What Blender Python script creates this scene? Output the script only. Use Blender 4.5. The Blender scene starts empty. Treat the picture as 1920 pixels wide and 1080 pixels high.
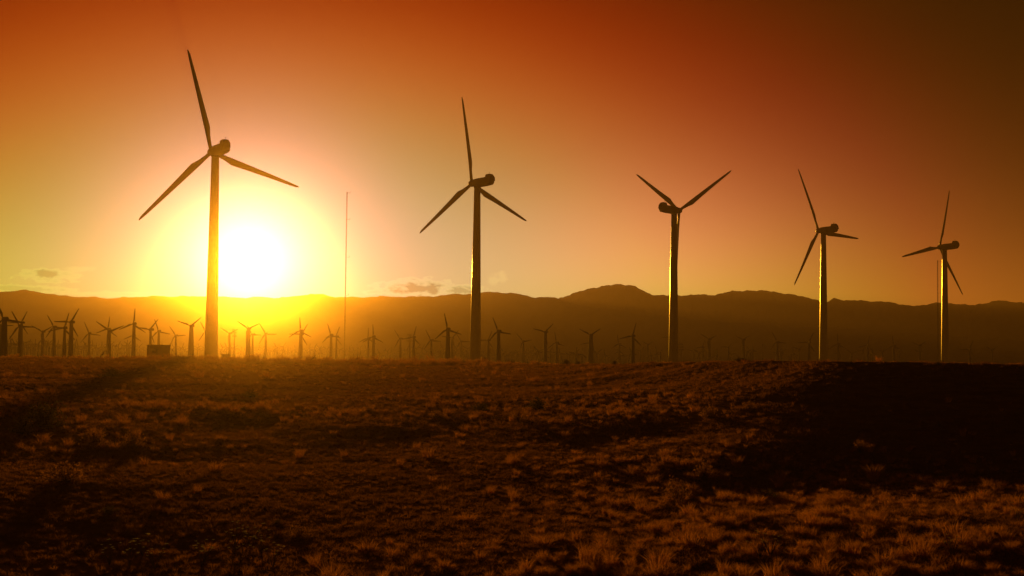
import bpy, bmesh, math, random
import numpy as np
from mathutils import Vector, Matrix

random.seed(7)
rng = np.random.default_rng(7)
S = bpy.context.scene
COL = S.collection
R = math.radians

# ------------------------------------------------------------------ camera
EYE = 4.0
FPX = 2637.0                     # focal length in photo pixels (1920 wide)
PITCH = math.atan(140.0 / FPX)
ROLL = R(0.6)
cam_d = bpy.data.cameras.new('camera')
cam_d.sensor_width = 36.0
cam_d.lens = 36.0 * FPX / 1920.0
cam_d.clip_start = 0.5
cam_d.clip_end = 20000.0
cam = bpy.data.objects.new('camera', cam_d)
COL.objects.link(cam)
cam.matrix_world = Matrix.Translation((0, 0, EYE)) @ Matrix.Rotation(math.pi / 2 + PITCH, 4, 'X') @ Matrix.Rotation(ROLL, 4, 'Z')
S.camera = cam


def ray(px, py):
    u = px - 960.0
    v = 540.0 - py
    c, s = math.cos(ROLL), math.sin(ROLL)
    x = u * c - v * s
    z = u * s + v * c
    d = Vector((x, FPX * math.cos(PITCH) - z * math.sin(PITCH), FPX * math.sin(PITCH) + z * math.cos(PITCH)))
    return d.normalized()


def at(px, py, dist):
    """world point seen at photo pixel px, py at a horizontal distance"""
    d = ray(px, py)
    k = dist / math.hypot(d.x, d.y)
    return Vector((0, 0, EYE)) + d * k


# ------------------------------------------------------------------ light
SUN_DIR = ray(465, 500)
SUN_EL = math.asin(SUN_DIR.z)
SUN_AZ = math.atan2(SUN_DIR.x, SUN_DIR.y)
sun_d = bpy.data.lights.new('sun', 'SUN')
sun_d.energy = 5.0
sun_d.angle = R(0.5)
sun_d.color = (1.0, 0.40, 0.016)
sun = bpy.data.objects.new('sun', sun_d)
COL.objects.link(sun)
sun.location = (-40, 60, 60)
sun.rotation_euler = SUN_DIR.to_track_quat('Z', 'Y').to_euler()

S.view_settings.view_transform = 'Standard'
S.view_settings.look = 'None'
S.view_settings.exposure = 0.0
S.view_settings.gamma = 1.0
S.view_settings.use_curve_mapping = False
S.render.engine = 'CYCLES'
S.cycles.max_bounces = 6
S.cycles.diffuse_bounces = 3
S.cycles.glossy_bounces = 2
S.cycles.transmission_bounces = 4
S.cycles.volume_bounces = 0
S.cycles.use_denoising = True
S.cycles.denoiser = 'OPENIMAGEDENOISE'
S.cycles.denoising_input_passes = 'RGB_ALBEDO_NORMAL'
S.cycles.denoising_prefilter = 'ACCURATE'
S.cycles.use_adaptive_sampling = False

# sky: colour by elliptical distance from the glow (K2/A2), by angle from the sun (K1/B1),
# and a warm band low over the horizon (HZ); everything in "photo pixels" of angle
#FIT-BEGIN
K2 = [0.0, 58.1, 116.1, 174.2, 232.3, 290.3, 348.4, 406.5, 464.5, 522.6, 580.6, 638.7, 696.8, 754.8, 812.9, 871.0, 929.0, 987.1, 1045.2, 1103.2, 1161.3, 1219.4, 1277.4, 1335.5, 1393.5, 1451.6, 1509.7, 1567.7, 1625.8, 1683.9, 1741.9, 1800.0]
A2 = [(0.008014, 0.008903, 0.3049), (0.01278, 0.01418, 0.3019), (0.02436, 0.02694, 0.2947), (0.04594, 0.05043, 0.2821), (0.079, 0.08537, 0.2633), (0.1214, 0.1272, 0.2383), (0.1676, 0.1665, 0.208), (0.2123, 0.193, 0.1737), (0.2536, 0.2014, 0.1381), (0.2937, 0.193, 0.1043), (0.3346, 0.1735, 0.07541), (0.3742, 0.1488, 0.05284), (0.4053, 0.1228, 0.03615), (0.4198, 0.09775, 0.02394), (0.4138, 0.07427, 0.01501), (0.3888, 0.05282, 0.008689), (0.35, 0.03417, 0.004555), (0.303, 0.01947, 0.002132), (0.2533, 0.009478, 0.0008797), (0.2047, 0.003834, 0.0003142), (0.1601, 0.00126, 9.492e-05), (0.121, 0.0003311, 2.364e-05), (0.08785, 6.857e-05, 4.744e-06), (0.06063, 1.108e-05, 7.53e-07), (0.03907, 1.386e-06, 9.33e-08), (0.02295, 1.335e-07, 8.938e-09), (0.01191, 9.851e-09, 6.576e-10), (0.005294, 5.548e-10, 3.698e-11), (0.001956, 2.379e-11, 1.584e-12), (0.0005875, 7.754e-13, 5.163e-14), (0.0001414, 1.926e-14, 1.282e-15), (0, 0, 0)]
K1 = [0.0, 5.8, 16.3, 29.9, 46.1, 64.4, 84.7, 106.7, 130.4, 155.6, 182.2, 210.2, 239.6, 270.1, 301.9, 334.8, 368.8, 403.9, 440.1, 477.3, 515.5, 554.6, 594.7, 635.7, 677.6, 720.4, 764.0, 808.5, 853.9, 900.0]
B1 = [(0, 0.05528, 2.008), (0, 0.05526, 2.001), (0, 0.05509, 1.955), (0, 0.05466, 1.836), (0, 0.05382, 1.63), (0, 0.05247, 1.352), (0, 0.05052, 1.047), (0, 0.04792, 0.7688), (0, 0.04467, 0.5504), (0, 0.04082, 0.3958), (0, 0.03648, 0.288), (0, 0.0318, 0.208), (0, 0.02698, 0.1455), (0, 0.02223, 0.09676), (0, 0.01775, 0.06077), (0, 0.0137, 0.03599), (0, 0.01021, 0.02018), (0, 0.007328, 0.0108), (0, 0.005063, 0.005595), (0, 0.003365, 0.002851), (0, 0.002151, 0.001449), (0, 0.001324, 0.0007385), (0, 0.0007878, 0.0003752), (0, 0.0004549, 0.0001873), (0, 0.0002566, 9.038e-05), (0, 0.0001427, 4.162e-05), (0, 7.878e-05, 1.811e-05), (0, 4.35e-05, 7.403e-06), (0, 2.407e-05, 2.829e-06), (0, 0, 0)]
K3 = [0.0, 65.2, 130.4, 195.7, 260.9, 326.1, 391.3, 456.5, 521.7, 587.0, 652.2, 717.4, 782.6, 847.8, 913.0, 978.3, 1043.5, 1108.7, 1173.9, 1239.1, 1304.3, 1369.6, 1434.8, 1500.0]
C3 = [(0.641, 0.04998, 0.1605), (0.6114, 0.04894, 0.1543), (0.5306, 0.04595, 0.1372), (0.4189, 0.04137, 0.1132), (0.3009, 0.03571, 0.08709), (0.1967, 0.02956, 0.06288), (0.1169, 0.02346, 0.04302), (0.06327, 0.01786, 0.02822), (0.03114, 0.01303, 0.01795), (0.01394, 0.009118, 0.01118), (0.005681, 0.006118, 0.006859), (0.002106, 0.003936, 0.00414), (0.0007102, 0.002428, 0.002451), (0.0002179, 0.001436, 0.001414), (6.083e-05, 0.0008145, 0.0007909), (1.545e-05, 0.0004429, 0.000427), (3.57e-06, 0.000231, 0.0002219), (7.505e-07, 0.0001155, 0.0001108), (1.435e-07, 5.537e-05, 5.307e-05), (2.498e-08, 2.545e-05, 2.439e-05), (3.955e-09, 1.122e-05, 1.075e-05), (5.697e-10, 4.743e-06, 4.543e-06), (7.466e-11, 1.922e-06, 1.841e-06), (0, 0, 0)]
KH = [0.0, 700.0, 1200.0, 1700.0, 3200.0]
HZ = [(1.162, 1.874, 0.8427), (1.321, 2.13, 0), (1.645, 0.5475, 0.04493), (0.2394, 0, 0), (0, 0, 0)]
#FIT-END
AZC, ELC = R(-9.0), R(1.0)

world = bpy.data.worlds.new('World')
S.world = world
world.use_nodes = True
NT = world.node_tree
NT.nodes.clear()


def nd(kind, **kw):
    n = NT.nodes.new(kind)
    for k, v in kw.items():
        setattr(n, k, v)
    return n


def link(a, b):
    NT.links.new(a, b)


def mth(op, a, b=None, c=None, clamp=False):
    n = nd('ShaderNodeMath', operation=op, use_clamp=clamp)
    for i, v in enumerate((a, b, c)):
        if v is None:
            continue
        if isinstance(v, (int, float)):
            n.inputs[i].default_value = v
        else:
            link(v, n.inputs[i])
    return n.outputs[0]


def vmth(op, a, b):
    n = nd('ShaderNodeVectorMath', operation=op)
    for i, v in enumerate((a, b)):
        if isinstance(v, (tuple, list, Vector)):
            n.inputs[i].default_value = v
        elif isinstance(v, (int, float)):
            n.inputs['Scale'].default_value = v
        elif op == 'SCALE' and i == 1:
            link(v, n.inputs['Scale'])
        else:
            link(v, n.inputs[i])
    return n


def ramp(fac, knots, cols):
    """piecewise linear colour over knots; stored divided by its peak, scaled back"""
    peak = max(max(c) for c in cols)
    n = nd('ShaderNodeValToRGB')
    cr = n.color_ramp
    cr.interpolation = 'LINEAR'
    k0, k1 = knots[0], knots[-1]
    while len(cr.elements) < len(knots):
        cr.elements.new(0.5)
    for e, k, c in zip(cr.elements, knots, cols):
        pass
    for i, (k, c) in enumerate(zip(knots, cols)):
        cr.elements[i].position = (k - k0) / (k1 - k0)
        cr.elements[i].color = (c[0] / peak, c[1] / peak, c[2] / peak, 1)
    link(mth('DIVIDE', mth('SUBTRACT', fac, float(k0)), float(k1 - k0), clamp=True), n.inputs[0])
    return vmth('SCALE', n.outputs[0], peak).outputs[0]


tc = nd('ShaderNodeTexCoord')
sep = nd('ShaderNodeSeparateXYZ')
nrm = vmth('NORMALIZE', tc.outputs['Generated'], (0, 0, 0)).outputs[0]
link(nrm, sep.inputs[0])
el = mth('ARCSINE', sep.outputs[2])
az = mth('ARCTAN2', sep.outputs[0], sep.outputs[1])
cosang = vmth('DOT_PRODUCT', nrm, SUN_DIR).outputs['Value']
r1 = mth('MULTIPLY', mth('ARCCOSINE', mth('MINIMUM', cosang, 0.9999999)), FPX)
ddx = mth('MULTIPLY', mth('SUBTRACT', az, AZC), FPX)
ddy = mth('MULTIPLY', mth('SUBTRACT', el, ELC), FPX * 1.6)
r2 = mth('SQRT', mth('ADD', mth('MULTIPLY', ddx, ddx), mth('MULTIPLY', ddy, ddy)))
colA = ramp(r2, K2, A2)
colB = ramp(r1, K1, B1)
hz = mth('EXPONENT', mth('MULTIPLY', mth('MAXIMUM', el, 0.0), -1.0 / R(2.6)))
hzw = ramp(r2, KH, HZ)
colH = vmth('SCALE', hzw, hz).outputs[0]
d3x = mth('MULTIPLY', mth('SUBTRACT', az, R(4.0)), FPX)
d3y = mth('MULTIPLY', mth('SUBTRACT', el, R(3.0)), FPX * 1.8)
r3 = mth('SQRT', mth('ADD', mth('MULTIPLY', d3x, d3x), mth('MULTIPLY', d3y, d3y)))
colC = ramp(r3, K3, C3)
base = vmth('ADD', vmth('ADD', vmth('ADD', colA, colB).outputs[0], colC).outputs[0], colH).outputs[0]

# low clouds lying on the far horizon: soft noisy ellipses in azimuth and elevation
nz_in = nd('ShaderNodeCombineXYZ')
link(mth('MULTIPLY', az, 95.0), nz_in.inputs[0])
link(mth('MULTIPLY', el, 210.0), nz_in.inputs[1])
nz = nd('ShaderNodeTexNoise')
nz.inputs['Scale'].default_value = 1.0
nz.inputs['Detail'].default_value = 5.0
nz.inputs['Roughness'].default_value = 0.6
link(nz_in.outputs[0], nz.inputs['Vector'])
noise = mth('MULTIPLY', mth('SUBTRACT', nz.outputs['Fac'], 0.5), 2.6)
body = None
for (px, py, w, h, k) in ((92, 516, 48, 12, .9), (150, 505, 32, 6, .2), (782, 540, 72, 16, 1.0), (862, 545, 52, 10, .9),
                          (700, 548, 22, 5, .6), (30, 541, 90, 9, .7), (928, 525, 12, 10, .2), (942, 520, 9, 11, .2), (230, 552, 120, 5, .4)):
    d = ray(px, py)
    a0, e0 = math.atan2(d.x, d.y), math.asin(d.z)
    u = mth('MULTIPLY', mth('SUBTRACT', az, a0), FPX / w)
    v = mth('MULTIPLY', mth('SUBTRACT', el, e0), FPX / h)
    q = mth('SUBTRACT', 1.15, mth('SQRT', mth('ADD', mth('MULTIPLY', u, u), mth('MULTIPLY', v, v))))
    q = mth('ADD', q, noise)
    q = mth('MULTIPLY', mth('MULTIPLY', q, 1.3, clamp=True), k)
    body = q if body is None else mth('MAXIMUM', body, q)
# silver lining where the cloud is thin, shade where it is thick
rim = mth('MULTIPLY', mth('MULTIPLY', body, mth('SUBTRACT', 1.0, body)), 2.6)
shade = vmth('SUBTRACT', (1, 1, 1), vmth('SCALE', (.78, .52, .50), mth('POWER', body, 1.6)).outputs[0]).outputs[0]
lit = vmth('ADD', shade, vmth('SCALE', (.5, .5, .3), rim).outputs[0]).outputs[0]
base = vmth('MULTIPLY', base, lit).outputs[0]

sky = nd('ShaderNodeTexSky', sky_type='NISHITA')
sky.sun_disc = False
sky.sun_elevation = SUN_EL
sky.sun_rotation = SUN_AZ
sky.dust_density = 4.0
sky.air_density = 1.5
tint = vmth('MULTIPLY', sky.outputs[0], (1.0, 0.30, 0.03)).outputs[0]
bg0 = nd('ShaderNodeBackground')
bg0.inputs['Strength'].default_value = 0.05 * 0.05
link(tint, bg0.inputs['Color'])
bg1 = nd('ShaderNodeBackground')
bg1.inputs['Strength'].default_value = 1.0
link(base, bg1.inputs['Color'])
addn = nd('ShaderNodeAddShader')
link(bg0.outputs[0], addn.inputs[0])
link(bg1.outputs[0], addn.inputs[1])
wout = nd('ShaderNodeOutputWorld')
link(addn.outputs[0], wout.inputs['Surface'])


# ------------------------------------------------------------------ helpers
def tag(o, label=None, cat=None, group=None, kind=None):
    if label:
        o['label'] = label
    if cat:
        o['category'] = cat
    if group:
        o['group'] = group
    if kind:
        o['kind'] = kind
    return o


def mesh_obj(name, me, mat=None, parent=None, loc=None):
    o = bpy.data.objects.new(name, me)
    if mat is not None and not me.materials:
        me.materials.append(mat)
    COL.objects.link(o)
    if parent is not None:
        o.parent = parent
    if loc is not None:
        o.location = loc
    return o


def pydata(name, verts, faces, smooth=True):
    me = bpy.data.meshes.new(name)
    me.from_pydata([tuple(v) for v in verts], [], [tuple(f) for f in faces])
    if smooth:
        me.polygons.foreach_set('use_smooth', [True] * len(me.polygons))
    me.update()
    return me


def grid_mesh(name, P, smooth=True, close_u=False):
    """P: (n, m, 3) array of points"""
    n, m = P.shape[:2]
    V = P.reshape(-1, 3)
    i, j = np.meshgrid(np.arange(n if close_u else n - 1), np.arange(m - 1), indexing='ij')
    i2 = (i + 1) % n
    F = np.stack([i * m + j, i2 * m + j, i2 * m + j + 1, i * m + j + 1], -1).reshape(-1, 4)
    me = bpy.data.meshes.new(name)
    me.vertices.add(len(V))
    me.vertices.foreach_set('co', V.astype(np.float32).ravel())
    me.loops.add(F.size)
    me.loops.foreach_set('vertex_index', F.astype(np.int32).ravel())
    me.polygons.add(len(F))
    me.polygons.foreach_set('loop_start', np.arange(0, F.size, 4, dtype=np.int32))
    me.polygons.foreach_set('loop_total', np.full(len(F), 4, dtype=np.int32))
    if smooth:
        me.polygons.foreach_set('use_smooth', np.ones(len(F), dtype=bool))
    me.update()
    me.validate()
    return me


def empty(name, loc, rz=0.0):
    o = bpy.data.objects.new(name, None)
    o.empty_display_size = 1.0
    o.location = loc
    o.rotation_euler = (0, 0, rz)
    COL.objects.link(o)
    return o


class MB:
    """collects primitives, then becomes one mesh"""
    def __init__(s):
        s.v, s.f = [], []

    def rings(s, rings, cap=True):
        n = len(rings[0])
        b = len(s.v)
        for r in rings:
            s.v += [tuple(p) for p in r]
        for k in range(len(rings) - 1):
            for i in range(n):
                j = (i + 1) % n
                s.f.append((b + k * n + i, b + k * n + j, b + (k + 1) * n + j, b + (k + 1) * n + i))
        if cap:
            s.f.append(tuple(b + i for i in reversed(range(n))))
            s.f.append(tuple(b + (len(rings) - 1) * n + i for i in range(n)))
        return s

    def tube(s, pts, rad, n=6):
        rings = []
        pts = [Vector(p) for p in pts]
        if isinstance(rad, (int, float)):
            rad = [rad] * len(pts)
        for i, p in enumerate(pts):
            t = (pts[min(i + 1, len(pts) - 1)] - pts[max(i - 1, 0)]).normalized()
            a = t.orthogonal().normalized()
            b = t.cross(a)
            rings.append([p + (a * math.cos(2 * math.pi * k / n) + b * math.sin(2 * math.pi * k / n)) * rad[i] for k in range(n)])
        return s.rings(rings)

    def box(s, c, d, bev=0.0):
        c = Vector(c)
        x, y, z = d[0] / 2, d[1] / 2, d[2] / 2
        if bev <= 0:
            r = [[(-x, -y), (x, -y), (x, y), (-x, y)]] * 2
            zs = [-z, z]
        else:
            o = [(-x + bev, -y), (x - bev, -y), (x, -y + bev), (x, y - bev), (x - bev, y), (-x + bev, y), (-x, y - bev), (-x, -y + bev)]
            q = [(p[0] * (1 - bev / x), p[1] * (1 - bev / y)) for p in o]
            r = [q, o, o, q]
            zs = [-z, -z + bev, z - bev, z]
        return s.rings([[c + Vector((p[0], p[1], h)) for p in rr] for rr, h in zip(r, zs)])

    def mesh(s, name, smooth=False):
        me = pydata(name, s.v, s.f, smooth)
        return me

    def build(s, name, mat, parent=None, smooth=False, loc=None):
        return mesh_obj(name, s.mesh(name, smooth), mat, parent, loc)


def circ(r, z, n=24, cx=0, cy=0):
    return [(cx + r * math.cos(2 * math.pi * k / n), cy + r * math.sin(2 * math.pi * k / n), z) for k in range(n)]


# ------------------------------------------------------------------ materials
def mat(name, col, rough=0.6, noise_amt=0.0, noise_scale=5.0, col2=None, spec=0.5, bump=0.0, bump_scale=None, metallic=0.0):
    m = bpy.data.materials.new(name)
    m.use_nodes = True
    t = m.node_tree
    b = t.nodes['Principled BSDF']
    b.inputs['Roughness'].default_value = rough
    b.inputs['Specular IOR Level'].default_value = spec
    b.inputs['Metallic'].default_value = metallic
    b.inputs['Base Color'].default_value = (*col, 1)
    if spec == 0:
        b.inputs['IOR'].default_value = 1.0
    if col2 is not None or bump:
        c = t.nodes.new('ShaderNodeTexCoord')
        n = t.nodes.new('ShaderNodeTexNoise')
        n.inputs['Scale'].default_value = noise_scale
        n.inputs['Detail'].default_value = 6
        n.inputs['Roughness'].default_value = 0.65
        t.links.new(c.outputs['Object'], n.inputs['Vector'])
        if col2 is not None:
            mr = t.nodes.new('ShaderNodeMapRange')
            mr.inputs['From Min'].default_value = 0.35
            mr.inputs['From Max'].default_value = 0.65
            t.links.new(n.outputs['Fac'], mr.inputs['Value'])
            mx = t.nodes.new('ShaderNodeMix')
            mx.data_type = 'RGBA'
            mx.inputs[6].default_value = (*col, 1)
            mx.inputs[7].default_value = (*col2, 1)
            t.links.new(mr.outputs[0], mx.inputs[0])
            t.links.new(mx.outputs[2], b.inputs['Base Color'])
        if bump:
            n2 = t.nodes.new('ShaderNodeTexNoise')
            n2.inputs['Scale'].default_value = bump_scale or noise_scale * 4
            n2.inputs['Detail'].default_value = 5
            t.links.new(c.outputs['Object'], n2.inputs['Vector'])
            bp = t.nodes.new('ShaderNodeBump')
            bp.inputs['Strength'].default_value = 1.0
            bp.inputs['Distance'].default_value = bump
            t.links.new(n2.outputs['Fac'], bp.inputs['Height'])
            t.links.new(bp.outputs[0], b.inputs['Normal'])
    return m


def leaf_mat(name, col, col2, trans=0.45):
    m = bpy.data.materials.new(name)
    m.use_nodes = True
    t = m.node_tree
    t.nodes.clear()
    out = t.nodes.new('ShaderNodeOutputMaterial')
    geo = t.nodes.new('ShaderNodeNewGeometry')
    oi = t.nodes.new('ShaderNodeObjectInfo')
    ad = t.nodes.new('ShaderNodeMath')
    ad.operation = 'ADD'
    t.links.new(geo.outputs['Random Per Island'], ad.inputs[0])
    t.links.new(oi.outputs['Random'], ad.inputs[1])
    hf = t.nodes.new('ShaderNodeMath')
    hf.operation = 'MULTIPLY'
    hf.inputs[1].default_value = 0.5
    t.links.new(ad.outputs[0], hf.inputs[0])
    mx = t.nodes.new('ShaderNodeMix')
    mx.data_type = 'RGBA'
    mx.inputs[6].default_value = (*col, 1)
    mx.inputs[7].default_value = (*col2, 1)
    t.links.new(hf.outputs[0], mx.inputs[0])
    df = t.nodes.new('ShaderNodeBsdfDiffuse')
    tr = t.nodes.new('ShaderNodeBsdfTranslucent')
    gl = t.nodes.new('ShaderNodeBsdfGlossy')
    gl.inputs['Roughness'].default_value = 0.45
    for n in (df, tr, gl):
        t.links.new(mx.outputs[2], n.inputs['Color'])
    m1 = t.nodes.new('ShaderNodeMixShader')
    m1.inputs[0].default_value = trans
    t.links.new(df.outputs[0], m1.inputs[1])
    t.links.new(tr.outputs[0], m1.inputs[2])
    m2 = t.nodes.new('ShaderNodeMixShader')
    m2.inputs[0].default_value = 0.12
    t.links.new(m1.outputs[0], m2.inputs[1])
    t.links.new(gl.outputs[0], m2.inputs[2])
    t.links.new(m2.outputs[0], out.inputs['Surface'])
    return m


M_TOWER = mat('tower_paint', (.36, .34, .31), rough=.2, col2=(.30, .28, .26), noise_scale=.35, spec=.4)
M_BLADE = mat('blade_gelcoat', (.36, .34, .32), rough=.38, col2=(.30, .28, .26), noise_scale=.3)
M_NAC = mat('nacelle_shell', (.32, .30, .28), rough=.4, col2=(.27, .25, .23), noise_scale=.8)
M_DARK = mat('dark_fitting', (.10, .10, .10), rough=.5, col2=(.07, .07, .07), noise_scale=2)
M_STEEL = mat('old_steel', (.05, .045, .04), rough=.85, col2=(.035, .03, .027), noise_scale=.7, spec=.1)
M_WOOD = mat('weathered_pole', (.16, .11, .07), rough=.85, col2=(.11, .08, .05), noise_scale=3)
M_WALL = mat('shed_wall', (.30, .24, .18), rough=.75, col2=(.24, .19, .14), noise_scale=.9)
M_ROOF = mat('shed_roof', (.20, .15, .12), rough=.6, col2=(.16, .12, .10), noise_scale=1.2)
M_SOIL = mat('desert_soil', (.30, .145, .07), rough=1.0, col2=(.19, .09, .042), noise_scale=.6, spec=0, bump=.02, bump_scale=5.0)
M_HILL = mat('hill_scrub', (.14, .10, .07), rough=.95, col2=(.09, .07, .05), noise_scale=.012, spec=0, bump=4.0, bump_scale=.03)
M_GRASS = leaf_mat('dry_grass_blades', (.72, .36, .15), (.44, .21, .085), .5)
M_LITTER = leaf_mat('dry_litter_stems', (.38, .185, .075), (.23, .107, .042), .5)
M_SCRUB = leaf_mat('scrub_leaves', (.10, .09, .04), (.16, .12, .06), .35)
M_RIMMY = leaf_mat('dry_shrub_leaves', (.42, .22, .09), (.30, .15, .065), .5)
M_TWIG = mat('dead_stem', (.17, .12, .08), rough=.9, col2=(.12, .08, .05), noise_scale=6)
M_PALE = leaf_mat('pale_petals', (.75, .70, .60), (.62, .58, .48), .5)


# ------------------------------------------------------------------ terrain
def sstep(x, a, b):
    t = np.clip((x - a) / (b - a), 0, 1)
    return t * t * (3 - 2 * t)


_w = []
_r2 = np.random.default_rng(3)
for wl, amp in ((60, .10), (33, .08), (19, .05), (11, .026), (6, .011), (3.4, .006), (1.9, .004), (1.1, .003)):
    for k in range(9):
        a = _r2.uniform(0, 2 * np.pi)
        _w.append((np.cos(a) * 2 * np.pi / wl, np.sin(a) * 2 * np.pi / wl, _r2.uniform(0, 6.28), amp * .34))


def rough(x, y, lo=0.0):
    z = np.zeros_like(x)
    for kx, ky, p, a in _w:
        z += a * np.sin(kx * x + ky * y + p)
    return z


CREST_PX = np.array([-300, 0, 200, 400, 600, 750, 900, 1100, 1250, 1330, 1450, 1700, 1920, 2200], float)
CREST_PY = np.array([664, 671, 673, 678, 681, 682, 682, 684, 684, 681, 678, 679, 684, 690], float)
_cr = [ray(a, b) for a, b in zip(CREST_PX, CREST_PY)]
CREST_AZ = np.array([math.atan2(d.x, d.y) for d in _cr])
CREST_TAN = np.array([d.z / math.hypot(d.x, d.y) for d in _cr])
FAR_Z = EYE - 1.7


def terrain(x, y):
    x = np.asarray(x, float)
    y = np.asarray(y, float)
    r = np.hypot(x, y) + 1e-6
    a = np.arctan2(x, y)
    ad = np.degrees(a)
    wr = sstep(ad + .45 * np.sin(x * .23 + y * .13 + .6) + .3 * np.sin(y * .31 - x * .37), -.5, 13.0)   # bank on the right, made up and shaped steep to shade itself
    dc = 290 ** (1 - wr) * 96 ** wr                    # distance of the crest
    r0 = 24 * (1 - wr) + 54 * wr
    zc = EYE + np.interp(a, CREST_AZ, CREST_TAN) * dc
    t = np.clip((r - r0) / (dc - r0), 0, 1)
    lin = t - .06 * np.sin(2 * np.pi * t) * (1 - wr)
    z = zc * lin
    # a low swell across the middle of the field
    z = z + (1 - wr) * .5 * (sstep(r + 6 * np.sin(ad * .7), 62, 78) - sstep(r, 110, 230))
    # gentle fall towards the lower left, added to the shape to dim the ground there
    wl = sstep(-ad, 9.0, 17.0)
    z = z - wl * .55 * (1 - sstep(r, 26, 62))
    # behind the crest the plain
    back = sstep(r, dc, dc + 45 + 40 * (1 - wr))
    z = z * (1 - back) + FAR_Z * back
    ro = rough(x, y)
    z = z + ro * (1 - .55 * sstep(r, 60, 200)) * (1 - back) * np.where(r < dc, 1 - .75 * sstep(r, dc * .8, dc), .25)
    front = sstep(np.abs(ad), 40, 70)
    return z * (1 - front) + front * 0.3


rr = np.concatenate([np.geomspace(.6, 12, 24)[:-1], np.geomspace(12, 340, 430)[:-1], np.geomspace(340, 3500, 50)])
aa = np.radians(np.concatenate([np.linspace(-180, -34, 40)[:-1], np.linspace(-34, 34, 330)[:-1], np.linspace(34, 180, 40)[:-1]]))
AA, RR = np.meshgrid(aa, rr, indexing='ij')
# keep the far rim inside the box of air: behind the camera the sheet ends nearer
lim = np.where(np.abs(np.degrees(AA)) > 60, 1200, 3500)
RR = np.minimum(RR, np.where(RR > 340, 340 + (RR - 340) * (lim - 340) / (3500 - 340), RR))
X, Y = RR * np.sin(AA), RR * np.cos(AA)
Z = terrain(X, Y)
g_me = grid_mesh('ground', np.stack([X, Y, Z], -1)[:, ::-1], close_u=True)
ground = mesh_obj('ground', g_me, M_SOIL)
tag(ground, kind='structure')


def gz(x, y):
    return float(terrain(np.array([x]), np.array([y]))[0])


def hit(px, py, dmin=14.0, dmax=330.0):
    """where the photo ray through px, py meets the ground"""
    d = ray(px, py)
    h = math.hypot(d.x, d.y)
    ts = np.linspace(dmin, dmax, 1600)
    xs, ys, zs = d.x / h * ts, d.y / h * ts, EYE + d.z / h * ts
    below = np.nonzero(terrain(xs, ys) >= zs)[0]
    k = below[0] if len(below) else len(ts) - 1
    return Vector((xs[k], ys[k], gz(xs[k], ys[k])))


def plain(px, dist):
    """point of the ground in photo column px at a distance"""
    d = ray(px, 680)
    h = math.hypot(d.x, d.y)
    x, y = d.x / h * dist, d.y / h * dist
    return Vector((x, y, gz(x, y)))


# ------------------------------------------------------------------ hills
def hill(name, pts, dist0, dist1, width, seed, rough_amp):
    r_ = np.random.default_rng(seed)
    px = np.array([p[0] for p in pts], float)
    py = np.array([p[1] for p in pts], float)
    n, m = 420, 44
    u = np.linspace(px[0], px[-1], n)
    v = np.interp(u, px, py)
    dist = np.interp(u, [px[0], px[-1]], [dist0, dist1]) if np.isscalar(dist0) else np.interp(u, dist0, dist1)
    P = np.zeros((n, m, 3))
    # small crags along the skyline
    for wl, am in ((140, .8), (61, .8), (27, .7), (13, .5), (7, .3)):
        v += am * rough_amp * np.sin(u * 2 * np.pi / wl + r_.uniform(0, 6.28))
    for i in range(n):
        d = ray(u[i], v[i])
        h = math.hypot(d.x, d.y)
        top = EYE + d.z / h * dist[i] - FAR_Z + 6
        for j in range(m):
            s = -1 + 2 * j / (m - 1)                  # across the ridge
            t = abs(s)
            prof = (1 - t) ** 1.15
            D = dist[i] + s * width
            spur = .0
            for k, (fu, fa) in enumerate(((.021, .16), (.05, .10), (.11, .05))):
                spur += fa * math.sin(u[i] * fu * 1.0 + 2.5 * math.sin(u[i] * .008 + k + seed) + seed * 3 + t * 2.2 * (1 if s < 0 else -1))
            zz = top * max(min(prof * (1 + spur * min(1, t * 3) * (1 - t) * 1.6), 1 - .5 * t), 0)
            P[i, j] = (d.x / h * D, d.y / h * D, FAR_Z - 6 + zz)
    o = mesh_obj(name, grid_mesh(name, P), M_HILL)
    tag(o, kind='structure')
    return o


hill('hills', [(-700, 545), (-400, 535), (-150, 532), (0, 540), (50, 543), (110, 552), (200, 557), (330, 553), (480, 553), (600, 551), (700, 553),
               (780, 555), (860, 546), (920, 541), (960, 545), (1000, 556), (1045, 556), (1075, 566), (1100, 571), (1150, 580),
               (1200, 588), (1260, 593), (1330, 598), (1400, 603), (1500, 609), (1560, 613), (1700, 622), (1800, 628), (1920, 636), (2200, 652), (2500, 668)],
     [-700, 300, 1000, 1400, 1920, 2500], [3050, 3000, 2700, 2000, 1600, 1450], 360, 1, .7)
hill('far_hills', [(850, 640), (930, 600), (1000, 572), (1060, 556), (1090, 543), (1130, 533), (1160, 530), (1190, 534), (1220, 543), (1250, 551),
                   (1300, 552), (1340, 549), (1370, 543), (1405, 537), (1440, 543), (1480, 551), (1530, 559), (1570, 572), (1640, 600), (1720, 640)],
     2950, 2950, 520, 2, .8)
hill('right_hills', [(1400, 655), (1470, 615), (1520, 580), (1548, 563), (1565, 552), (1590, 555), (1620, 559), (1660, 562), (1700, 566), (1740, 566),
                     (1770, 565), (1800, 569), (1850, 567), (1880, 560), (1920, 563), (2000, 556), (2150, 548), (2400, 560), (2700, 580)],
     2950, 2850, 420, 3, .8)

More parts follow.
